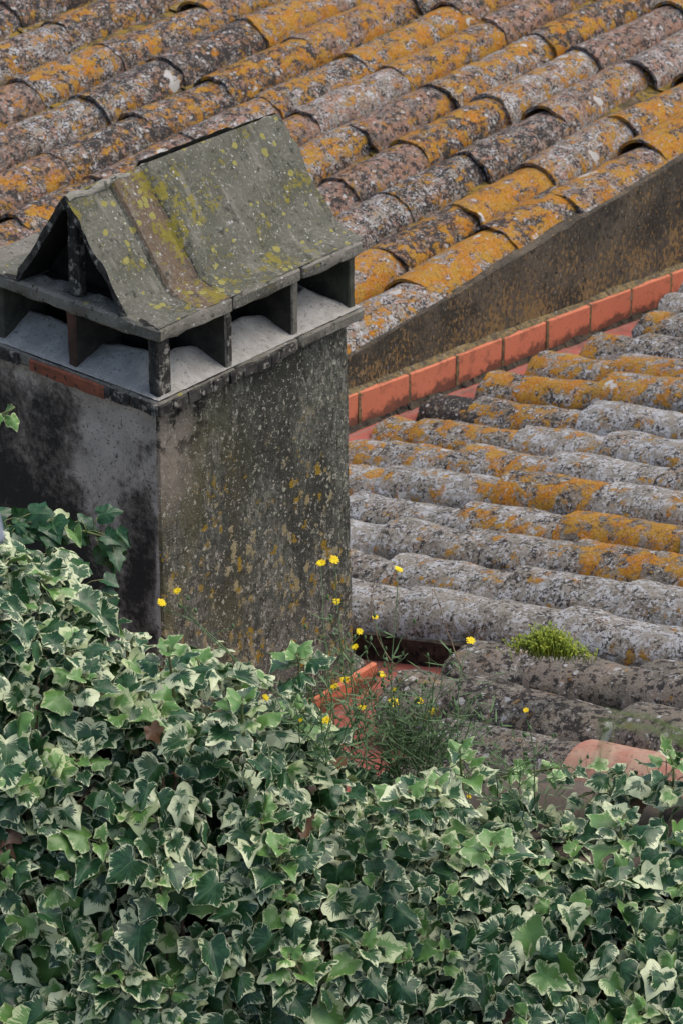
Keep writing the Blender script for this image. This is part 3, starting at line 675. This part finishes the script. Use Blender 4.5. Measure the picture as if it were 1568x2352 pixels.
def leaf_template(v, na=30, rings=(.36, .68, .86, .955, 1.0)):
    r_ = random.Random(v * 5 + 1); lob = r_.uniform(-.7, .5)
    half = [(0, 0.02), (.13, -.10), (.32, -.15), (.47, -.08), (.50 - .07 * lob, .10), (.45 - .08 * lob, .20), (.55, .36), (.56 + .06 * lob, .46), (.42 - .04 * lob, .53), (.30 - .06 * lob, .62), (.20, .76), (.09, .92), (0, 1.04)]
    half = [(x * r_.uniform(.93, 1.07), y + r_.uniform(-.02, .02)) for x, y in half]; half[0] = (0, .02); half[-1] = (0, 1.03)
    left = [(-x * r_.uniform(.93, 1.07), y + r_.uniform(-.03, .03)) for x, y in half[1:-1]][::-1]
    poly = half + left; n = len(poly)
    P = np.array(poly); seg = np.roll(P, -1, 0) - P; L = np.hypot(*seg.T); cum = np.concatenate([[0], np.cumsum(L)])
    out = []
    for t in np.linspace(0, cum[-1], na, endpoint=False):
        i = min(np.searchsorted(cum, t, 'right') - 1, n - 1); q = P[i] + seg[i] * ((t - cum[i]) / L[i]); out.append(q)
    out = np.array(out); c = np.array([0, .30]); pts = [c]; ed = [0.0]
    for rr in rings:
        for q in out: pts.append(c + (q - c) * rr); ed.append(rr)
    pts = np.array(pts); fs = []
    for j in range(na): fs.append((0, 1 + j, 1 + (j + 1) % na, 1 + (j + 1) % na))
    tri = [(0, 1 + j, 1 + (j + 1) % na) for j in range(na)]; quad = []
    for k in range(len(rings) - 1):
        a = 1 + k * na; b = a + na
        for j in range(na): quad.append((a + j, b + j, b + (j + 1) % na, a + (j + 1) % na))
    x, y = pts[:, 0], pts[:, 1]; ed = np.array(ed); fold = r_.uniform(.35, 1.05); ang = np.arctan2(x, y - .3)
    z = -fold * np.abs(x) ** 1.4 * (1 if r_.random() < .75 else -.8) - r_.uniform(.1, .6) * np.maximum(y - .2, 0) ** 2
    z = z + np.sin(ang * r_.choice([3, 4, 5, 6]) + r_.uniform(0, 6)) * r_.uniform(.03, .085) * ed ** 3 + np.sin(ang * 9 + r_.uniform(0, 6)) * .018 * ed ** 4
    return np.column_stack([x, y, z]), ed, tri, quad
TPL = [leaf_template(v) for v in range(14)]
TLO = [leaf_template(v, 14, (.55, .95, 1.0)) for v in range(6)]

class Leaves:
    def __init__(s): s.V = []; s.T = []; s.Q = []; s.UV = []; s.A = []; s.n = 0
    def add(s, base, tipdir, nrm, size, cls=.1, lo=False):
        t = (TLO if lo else TPL)[rng.randrange(6 if lo else 14)]; y = Vector(tipdir).normalized(); z = Vector(nrm); z = (z - y * z.dot(y))
        if z.length < 1e-4: z = y.orthogonal()
        z.normalize(); x = y.cross(z)
        Mx = np.array([x, y, z]); wsc = rng.uniform(.68, 1.15)
        P = t[0] * np.array([wsc, 1, rng.uniform(.7, 1.3)])
        s.V.append(P @ Mx * size + np.array(base)); s.T.append(np.array(t[2]) + s.n); s.Q.append(np.array(t[3]) + s.n)
        s.UV.append(t[0][:, :2]); k = len(P); s.A.append(np.column_stack([t[1], np.full(k, rng.random()), np.full(k, cls), np.ones(k)])); s.n += k
    def build(s, name, mat, parent=None, loc=(0, 0, 0)):
        V = np.vstack(s.V) - np.array(loc); T = np.vstack(s.T); Q = np.vstack(s.Q); UV = np.vstack(s.UV); A = np.vstack(s.A)
        me = bpy.data.meshes.new(name); me.vertices.add(len(V)); me.vertices.foreach_set('co', V.ravel().astype('f'))
        li = np.concatenate([T.ravel(), Q.ravel()]).astype('i'); me.loops.add(len(li)); me.loops.foreach_set('vertex_index', li)
        st_ = np.concatenate([np.arange(len(T)) * 3, len(T) * 3 + np.arange(len(Q)) * 4]).astype('i'); me.polygons.add(len(st_)); me.polygons.foreach_set('loop_start', st_)
        me.update(calc_edges=True); me.polygons.foreach_set('use_smooth', np.ones(len(st_), bool))
        uv = me.uv_layers.new(name='UVMap'); uv.data.foreach_set('uv', UV[li].ravel().astype('f'))
        at_ = me.attributes.new('ld', 'FLOAT_COLOR', 'POINT'); at_.data.foreach_set('color', A.ravel().astype('f'))
        me.materials.append(mat); me.validate(); return link(name, me, parent, loc)

# silhouette of the ivy bank: photo contour brought to the level distance 5.36 m
CT = [(-420, 1215), (-150, 1235), (0, 1262), (110, 1300), (190, 1345), (250, 1392), (350, 1432), (450, 1452), (520, 1490), (590, 1548), (650, 1600), (720, 1650), (800, 1715), (850, 1765), (960, 1800), (1060, 1800), (1180, 1830), (1260, 1862), (1400, 1868), (1568, 1862), (1800, 1860), (2100, 1870)]
WR = 5.30
cu, cz = [], []
for px, py in CT:
    p = at(px, py + 128, WR); cu.append((np.array(p) - CAM) @ Rv); cz.append(p[2])
def ridge(u): return float(np.interp(u, cu, cz))
ZB = -1.45
def bank(u, t):
    """t in 0..1 from behind the ridge, over it and down the face; returns point and outward normal (u,w,z)"""
    zr = ridge(u); lump = noise.noise(Vector((u * 2.6, t * 3, 1))) * .10 + noise.noise(Vector((u * 7, t * 9, 5))) * .045
    if t < .22:
        s = t / .22; w = WR + .34 * (1 - s); z = zr - .10 * (1 - s) ** 2; n = (0, .35 * (1 - s) - .1, 1)
    else:
        s = (t - .22) / .78; a = min(1, s / .42); w = WR - .40 * math.sin(a * math.pi / 2) - .05 * s; z = zr - .16 * (1 - math.cos(a * math.pi / 2)) - max(0, s - .12) * (zr - ZB - .16) / .88
        n = (0, -(.15 + .95 * math.sin(a * math.pi / 2)), 1.0 - .72 * a)
    nn = Vector(n).normalized()
    return Vector((u, w, z)) + nn * lump, nn
def U2W(p): return Vector(uwz(p[0], p[1], p[2]))
def D2W(d): return Vector(Rv * d[0] + Fh * d[1] + np.array([0, 0, d[2]]))
ivy = empty('ivy', tuple(U2W((0, 5.1, -6.5))), 'dense bank of cream edged variegated ivy covering the whole foreground below the chimney', 'ivy')
LV = Leaves(); SM = MB()
def cls_pick(p=.12): 
    q = rng.random(); return .8 if q < p else (.97 if q > .990 else .1)
U0, U1 = -1.15, 1.12
for i in range(10500):
    u = rng.uniform(U0, U1); t = rng.random() ** .9; p, n = bank(u, t); dep = rng.choice([-.03, 0, .02, .05, .09, .13]); lo = dep > .04
    if t > .9 and rng.random() < .4: continue
    p = p - n * dep + Vector((rng.gauss(0, .01), rng.gauss(0, .01), rng.gauss(0, .01)))
    nrm = n * 1.0 + Vector((rng.gauss(0, .6), rng.gauss(0, .55) - .1, rng.gauss(0, .55) + (.35 if t > .3 else .9)))
    tip = Vector((rng.gauss(0, .75), -.55 + rng.gauss(0, .35), -.75 + rng.gauss(0, .45) if t > .3 else rng.gauss(-.1, .4)))
    big = .047 + .025 * min(1, t * 1.3); size = big * rng.choice([rng.uniform(.45, .8), rng.uniform(.8, 1.15), rng.uniform(1.0, 1.45)])
    b = U2W(p); LV.add(b, D2W(tip), D2W(nrm), size, cls_pick(.10), lo)
# young upright shoots with whorls of pale leaves
def shoot(base, up, length, leaves, size, mbs, lv, cl=.8, r=.0028):
    up = Vector(up).normalized(); bend = Vector((rng.gauss(0, .12), rng.gauss(0, .12), 0)); pts = []
    for i in range(6): s = i / 5; pts.append(Vector(base) + up * length * s + bend * length * s * s)
    mbs.tube(pts, [r * (1.15 - .5 * i / 5) for i in range(6)], 5)
    for i in range(leaves):
        s = .30 + .70 * i / max(1, leaves - 1); p = Vector(base) + up * length * s + bend * length * s * s; a = i * 2.4 + rng.uniform(-.3, .3)
        o = up.orthogonal().normalized(); o2 = up.cross(o); d = o * math.cos(a) + o2 * math.sin(a); top = s > .8
        tip = d * (1 - .35 * s) + up * (.15 + .75 * max(0, s - .6)); q = p + d * (.012 + .022 * (1 - s)) * (1.4 if not top else .5)
        mbs.tube([p, (p + q) / 2 + up * .003, q], .0011, 4)
        lv.add(q, tip, up + d * -.15 + Vector((rng.gauss(0, .15), rng.gauss(0, .15), .1)), size * (1.05 - .45 * max(0, s - .4) / .6) * rng.uniform(.8, 1.15), cl if rng.random() < (.85 if top else .35) else .1)
for i in range(120):
    u = rng.uniform(U0, U1); t = .12 + .80 * rng.random(); p, n = bank(u, t)
    d = D2W(n * .9 + Vector((rng.gauss(0, .3), -.1, .75))); b = U2W(p - n * .02)
    shoot(b, d, rng.uniform(.045, .10), rng.randint(6, 9), rng.uniform(.045, .068), SM, LV)
for px, py, L_, w in ((735, 1700, .0, 5.3), (400, 1600, .15, 5.05), (1065, 1850, .165, 5.25), (690, 1560, .06, 5.33), (1000, 1890, .1, 5.1), (560, 1690, .10, 5.1), (310, 1950, .09, 4.98), (945, 1870, .07, 5.1), (1420, 1960, .10, 5.0), (640, 2010, .08, 4.98), (1130, 2000, .08, 4.96), (290, 2290, .09, 4.85), (700, 2260, .08, 4.85)):
    if L_: shoot(at(px, py, w), D2W((rng.gauss(0, .08), -.1, 1)), L_, 11, .062, SM, LV, .8, .0036)
# woody runners seen in the gaps
for i in range(26):
    u = rng.uniform(U0, U1); pts = []; t = rng.uniform(.15, .5)
    for q in range(9): p, n = bank(u, min(.99, t)); pts.append(U2W(p - n * .05)); u += rng.gauss(0, .03); t += rng.uniform(.02, .06)
    SM.tube(pts, .003, 5, 1)
LV.build('foliage', M['leaf'], ivy, (0, 0, 0)); SM.build('stem', [M['ivy_stem'], M['wood_stem']], ivy)
core = MB(); nu, nt = 90, 60  # dark sheet added behind the leaves, blocks see-through and stands for shade
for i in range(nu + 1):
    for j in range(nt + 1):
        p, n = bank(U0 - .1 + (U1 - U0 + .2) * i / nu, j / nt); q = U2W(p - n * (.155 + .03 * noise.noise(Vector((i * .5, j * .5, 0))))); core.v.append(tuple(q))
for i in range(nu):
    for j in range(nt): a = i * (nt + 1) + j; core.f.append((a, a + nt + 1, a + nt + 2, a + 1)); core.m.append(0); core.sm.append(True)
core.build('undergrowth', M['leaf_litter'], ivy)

def runner(name, label, pts, n, size, spread=.04, cl=.12, plain=0.0, group=None, up=(0, 0, 1)):
    """a trailing ivy stem with leaves on both sides"""
    pts = [Vector(p) for p in pts]; e = empty(name, tuple(pts[0]), label, 'ivy', group); lv = Leaves(); sm = MB(); sm.tube(pts, .003, 5)
    for i in range(n):
        s = rng.random() * (len(pts) - 1.001); k = int(s); p = pts[k].lerp(pts[k + 1], s - k); d = (pts[k + 1] - pts[k]).normalized()
        off = Vector((rng.gauss(0, spread), rng.gauss(0, spread), rng.gauss(0, spread * .6))); q = p + off
        sm.tube([p, p.lerp(q, .5) + Vector((0, 0, .006)), q], .0012, 4)
        lv.add(q, off + d * rng.uniform(0, .05) + Vector((0, 0, -.02)) - Vector(Fh) * .03, Vector(up) + Vector((rng.gauss(0, .4), rng.gauss(0, .4), 0)) - Vector(Fh) * .5, size * rng.uniform(.7, 1.2), 0.0 if rng.random() < plain else cls_pick(cl))
    lv.build('foliage', M['leaf'], e); sm.build('stem', M['ivy_stem'], e); return e
runner('ivy_branch', 'darker ivy branch reaching right across the black stained chimney face above the ivy bank', [at(-90, 1235, 6.0), at(0, 1210, 6.0), at(70, 1200, 6.0), at(140, 1205, 6.05), at(200, 1222, 6.05), at(262, 1240, 6.08)], 46, .056, .028, .08, .75)
runner('ivy_branch', 'second dark ivy branch lower down between the stained chimney face and the ivy bank', [at(-60, 1300, 5.8), at(40, 1282, 5.8), at(120, 1312, 5.8), at(180, 1345, 5.75), at(215, 1380, 5.7)], 34, .055, .03, .05, .7)
runner('ivy_shoot', 'small pale green ivy shoot at the left edge beside the brick edged slab', [at(-60, 985, 6.2), at(-20, 962, 6.2), at(18, 945, 6.2), at(34, 935, 6.2)], 9, .040, .018, .95)
runner('ivy_runner', 'ivy runner lying over the pinkish tiles at the right edge', [at(1640, 1812, 5.50), at(1560, 1806, 5.52), at(1480, 1800, 5.54), at(1400, 1808, 5.55), at(1330, 1830, 5.52)], 60, .050, .038, .25)
runner('ivy_sprig', 'thin light green ivy sprig left of the clean pink tile', [at(1130, 1790, 5.45), at(1200, 1775, 5.5), at(1262, 1768, 5.52), at(1308, 1762, 5.52)], 16, .042, .02, .75)
e = empty('ivy_shoot', tuple(at(1545, 1800, 5.5)), 'upright pale ivy shoot at the right edge above the ivy runner', 'ivy'); lv = Leaves(); sm = MB()
shoot(at(1545, 1800, 5.48), D2W((.1, 0, 1)), .075, 7, .045, sm, lv); lv.build('foliage', M['leaf'], e); sm.build('stem', M['ivy_stem'], e)

# ------------------------------------------------------------------ wild flowers
M['petal'] = mat_simple('yellow_petal', (.78, .62, .012), (.72, .50, .01), 60, .6, .2, .1)
M['weed'] = mat_simple('weed_green', (.07, .13, .045), (.12, .18, .09), 30, .6)
M['calyx'] = mat_simple('calyx_green', (.13, .20, .10), (.20, .24, .14), 40, .7)
M['dry'] = mat_simple('dry_stalk', (.34, .26, .17), (.22, .13, .08), 20)
def flower(parent, p, r, face):
    f = Vector(face).normalized(); a = f.orthogonal().normalized(); b = f.cross(a); mb = MB(); p = Vector(p)
    for ring, (n, rr, lift) in enumerate(((15, 1.0, .18), (12, .68, .45), (8, .36, .75))):
        for i in range(n):
            q = 2 * math.pi * (i + rng.uniform(-.25, .25)) / n; d = a * math.cos(q) + b * math.sin(q); s = f.cross(d) * r * .13; R_ = r * rr * rng.uniform(.85, 1.1); l = lift + rng.uniform(-.12, .12)
            mb.add([p + s * .5, p - s * .5, p + d * R_ * .6 + f * R_ * l * .6 - s, p + d * R_ * .6 + f * R_ * l * .6 + s, p + d * R_ + f * R_ * l * .75 - s * .8, p + d * R_ + f * R_ * l * .75 + s * .8], [(0, 1, 2, 3), (3, 2, 4, 5)], 0, False)
    o = mb.build('flower', M['petal'], parent, loc=p)
    c = MB(); c.tube([p - f * r * .75, p - f * r * .6, p - f * r * .25, p + f * r * .05], [r * .12, r * .26, r * .27, r * .22], 8); c.build('calyx', M['calyx'], o, loc=p)
def bud(mb, p, d, r):
    d = Vector(d).normalized(); p = Vector(p); mb.tube([p, p + d * r, p + d * r * 2.2, p + d * r * 3], [r * .5, r, r * .7, r * .2], 6)
def curve(a, b, sag, k=9):
    a, b = Vector(a), Vector(b); sd_ = D2W((rng.gauss(0, .02), rng.gauss(0, .02), 0)); out = []
    for i in range(k + 1):
        s = i / k; out.append(a.lerp(b, s) + sd_ * math.sin(math.pi * s) + Vector((0, 0, sag * math.sin(math.pi * s))) + Vector((rng.gauss(0, .0015), rng.gauss(0, .0015), 0)))
    return out
def plant(name, label, root, heads, w, w_root, extra=0, bushy=0, thick=.0016, leafy=10):
    rt = at(*root, w_root); e = empty(name, tuple(rt), label, 'wildflower', 'yellow hawksbeard plants'); sm = MB()
    fl_ = []
    for (px, py, r) in heads:
        ww = w + rng.uniform(-.05, .12); p = at(px, py, ww); r_ = rt + D2W((rng.gauss(0, .03), rng.gauss(0, .02), 0)); pts = curve(r_, p - Vector((0, 0, .012)), .03)
        sm.tube(pts, [thick * (1.2 - .7 * i / (len(pts) - 1)) for i in range(len(pts))], 5); fl_.append((p, r * .88))
        for q in range(2):
            b = pts[rng.randint(4, 7)]; e2 = b + D2W((rng.uniform(-.05, .05), rng.gauss(0, .02), rng.uniform(.03, .07))); sm.tube(curve(b, e2, .004, 4), thick * .5, 4)
            bud(sm, e2, (rng.gauss(0, .2), rng.gauss(0, .2), 1), .0042)
        for q in range(leafy):
            b = pts[rng.randint(1, 6)]; d = D2W((rng.gauss(0, 1), rng.gauss(0, .7), rng.uniform(.1, .8))).normalized(); l = rng.uniform(.012, .04); s_ = d.cross(Vector((0, 0, 1))) * .0018
            sm.add([b - s_, b + s_, b + d * l * .6 + s_ * 1.6, b + d * l, b + d * l * .6 - s_ * 1.6], [(0, 1, 2, 3, 4)], 0)
    for q in range(extra):
        tp = rt + D2W((rng.uniform(-.19, .17), rng.gauss(0, .05), rng.uniform(.04, .30))); pts = curve(rt + D2W((rng.gauss(0, .05), rng.gauss(0, .03), 0)), tp, .015, 7)
        sm.tube(pts, [thick * (.9 - .5 * i / 7) for i in range(8)], 4)
        for k2 in range(3):
            b = pts[rng.randint(2, 6)]; e2 = b + D2W((rng.uniform(-.05, .05), rng.gauss(0, .02), rng.uniform(.02, .06))); sm.tube(curve(b, e2, .003, 3), thick * .4, 4)
            if rng.random() < .6: bud(sm, e2, (0, 0, 1), .0035)
        for k2 in range(7):
            b = pts[rng.randint(0, 7)]; d = D2W((rng.gauss(0, 1), rng.gauss(0, .7), rng.uniform(-.1, .9))).normalized(); l = rng.uniform(.015, .05); s_ = d.cross(Vector((0, 0, 1))) * .0014
            sm.add([b - s_, b + s_, b + d * l * .6 + s_ * 1.6, b + d * l, b + d * l * .6 - s_ * 1.6], [(0, 1, 2, 3, 4)], 0)
    for q in range(bushy):     # feathery low leaves
        b = rt + D2W((rng.gauss(0, .085), rng.gauss(0, .05), rng.uniform(-.06, .13))); d = D2W((rng.gauss(0, .8), rng.gauss(0, .6), rng.uniform(0, 1))).normalized(); l = rng.uniform(.02, .055); s_ = d.orthogonal().normalized() * .0014
        sm.add([b - s_, b + s_, b + d * l * .6 + s_ * 1.6, b + d * l, b + d * l * .6 - s_ * 1.6], [(0, 1, 2, 3, 4)], 0)
    sm.build('stem', M['weed'], e)
    for p, r in fl_: flower(e, p, r, D2W((rng.gauss(0, .25), -.35 + rng.gauss(0, .2), 1)))
    return e
R1 = .014
plant('wildflower', 'tall yellow flowered weed in front of the right chimney corner', (800, 1720), [(738, 1294, R1), (767, 1286, R1), (773, 1382, .011), (825, 1451, .010), (815, 1486, .010)], 5.75, 5.55, extra=14, bushy=20, leafy=14)
plant('wildflower', 'bushy yellow flowered weed between the ivy bank and the red gutter', (925, 1790), [(914, 1308, .013), (861, 1418, .009), (791, 1562, R1), (768, 1578, R1), (903, 1614, .015), (875, 1550, .012), (904, 1585, .009)], 5.65, 5.5, extra=36, bushy=270, leafy=14)
plant('wildflower', 'yellow flowered weed leaning right over the grey tile noses', (985, 1760), [(962, 1610, .0125), (993, 1635, .012), (1080, 1472, .013)], 5.65, 5.5, extra=14, bushy=110)
plant('wildflower', 'sparse weed with two yellow heads against the lower left corner of the chimney', (640, 1610), [(371, 1385, .013), (407, 1358, .011)], 5.6, 5.42, leafy=3)
plant('wildflower', 'low yellow flowered weed sunk among the ivy leaves', (735, 1760), [(610, 1603, .010), (750, 1655, .012), (708, 1789, .012), (690, 1655, .006), (831, 1626, .010)], 5.30, 5.28, extra=6, bushy=60)
plant('wildflower', 'thin weed with one small yellow bud in front of the lowest tiles', (1180, 1850), [(1207, 1632, .008), (1076, 1830, .007)], 5.42, 5.35, extra=8, bushy=40, leafy=14)
for (a, b, lab) in (((905, 1530), (868, 1295), 'pale dry grass stalk rising left of the tall flower beside the chimney'), ((1060, 1535), (995, 1345), 'reddish dry stalk leaning against the dark underside of the tiles')):
    mb = MB(); mb.tube(curve(at(*a, 6.2), at(*b, 6.15), 0, 10), [.0016 - .0001 * i for i in range(11)], 4)
    p = at(*b, 6.15); [bud(mb, p + Vector((rng.gauss(0, .004), 0, -.012 * q)), (rng.gauss(0, .5), 0, 1), .0018) for q in range(4)]
    o = mb.build('dry_stalk', M['dry'], None, loc=at(*a, 6.2)); o['label'] = lab; o['category'] = 'dry stalk'
# stonecrop cushion on the tiles
M['sedum'] = mat_simple('yellow_green_stonecrop', (.28, .32, .03), (.15, .22, .03), 60, .6)
sc = MB(); c0 = at(1262, 1478, 6.32)
for i in range(520):
    u = rng.gauss(0, .043); h = max(0, .040 * math.exp(-(u / .055) ** 2)) * rng.uniform(.5, 1.3) + .006; b = c0 + D2W((u, rng.gauss(0, .018), -.03 - .12 * u)); tp = b + D2W((rng.gauss(0, .012), rng.gauss(0, .01), h + .012))
    sc.tube([b, tp], .0011, 3)
    for q in range(4): 
        d = D2W((rng.gauss(0, 1), rng.gauss(0, 1), .5)).normalized() * rng.uniform(.004, .008); s_ = d.cross(Vector((0, 0, 1))).normalized() * .002
        sc.add([tp, tp + d * .5 + s_, tp + d, tp + d * .5 - s_], [(0, 1, 2, 3)], 0)
o = sc.build('stonecrop', M['sedum'], None, loc=c0); o['label'] = 'bright yellow green stonecrop cushion growing between two grey tiles'; o['category'] = 'plant'
# unfocused grass near the lens, and the blurred bar end at the left edge
M['near_grass'] = mat_simple('near_grass', (.10, .17, .04), (.15, .20, .07), 30, .6)
ng = MB()
def wisp(a, b, n, w, spread):
    for i in range(n):
        p = at(a[0] + rng.gauss(0, spread), a[1] + rng.gauss(0, spread), w + rng.uniform(-.1, .1)); q = at(b[0] + rng.gauss(0, spread), b[1] + rng.gauss(0, spread), w + rng.uniform(-.1, .1)); ng.tube([p, p.lerp(q, .5) + Vector((0, 0, rng.gauss(.002, .002))), q], [.0005, .0005, .0002], 3)
wisp((1640, 1745), (1480, 1660), 12, 2.4, 16); wisp((1480, 1665), (1385, 1650), 10, 2.4, 14); wisp((1395, 1650), (1370, 1790), 7, 2.4, 12); wisp((1640, 1700), (1530, 1680), 6, 2.4, 16)
o = ng.build('grass_wisp', M['near_grass'], None, loc=at(1640, 1745, 2.4)); o['label'] = 'blurred green grass wisp close to the camera in front of the right tiles'; o['category'] = 'grass'
M['bar'] = mat_simple('pale_grey_paint', (.30, .34, .42), (.33, .37, .44), 10, .4)
pb = MB(); c = at(-14, 1238, 2.8)
pb.box(-.018, .0125, -.008, .008, -.008, .060)
bo_ = pb.build('bar', M['bar'], None, loc=(0, 0, 0)); roughen(bo_, .004, 0, 0, 1, .007)
bo_.location = c; bo_.rotation_euler = Matrix((Vector(Rv), Vector(Fh), Vector((0, 0, 1)))).transposed().to_euler(); bo_.rotation_euler.rotate_axis('Y', math.radians(-8)); bo_['label'] = 'blurred pale grey rounded bar end at the left edge above the ivy'; bo_['category'] = 'bar'
print('upper tiles', n_up, 'leaf verts', LV.n)
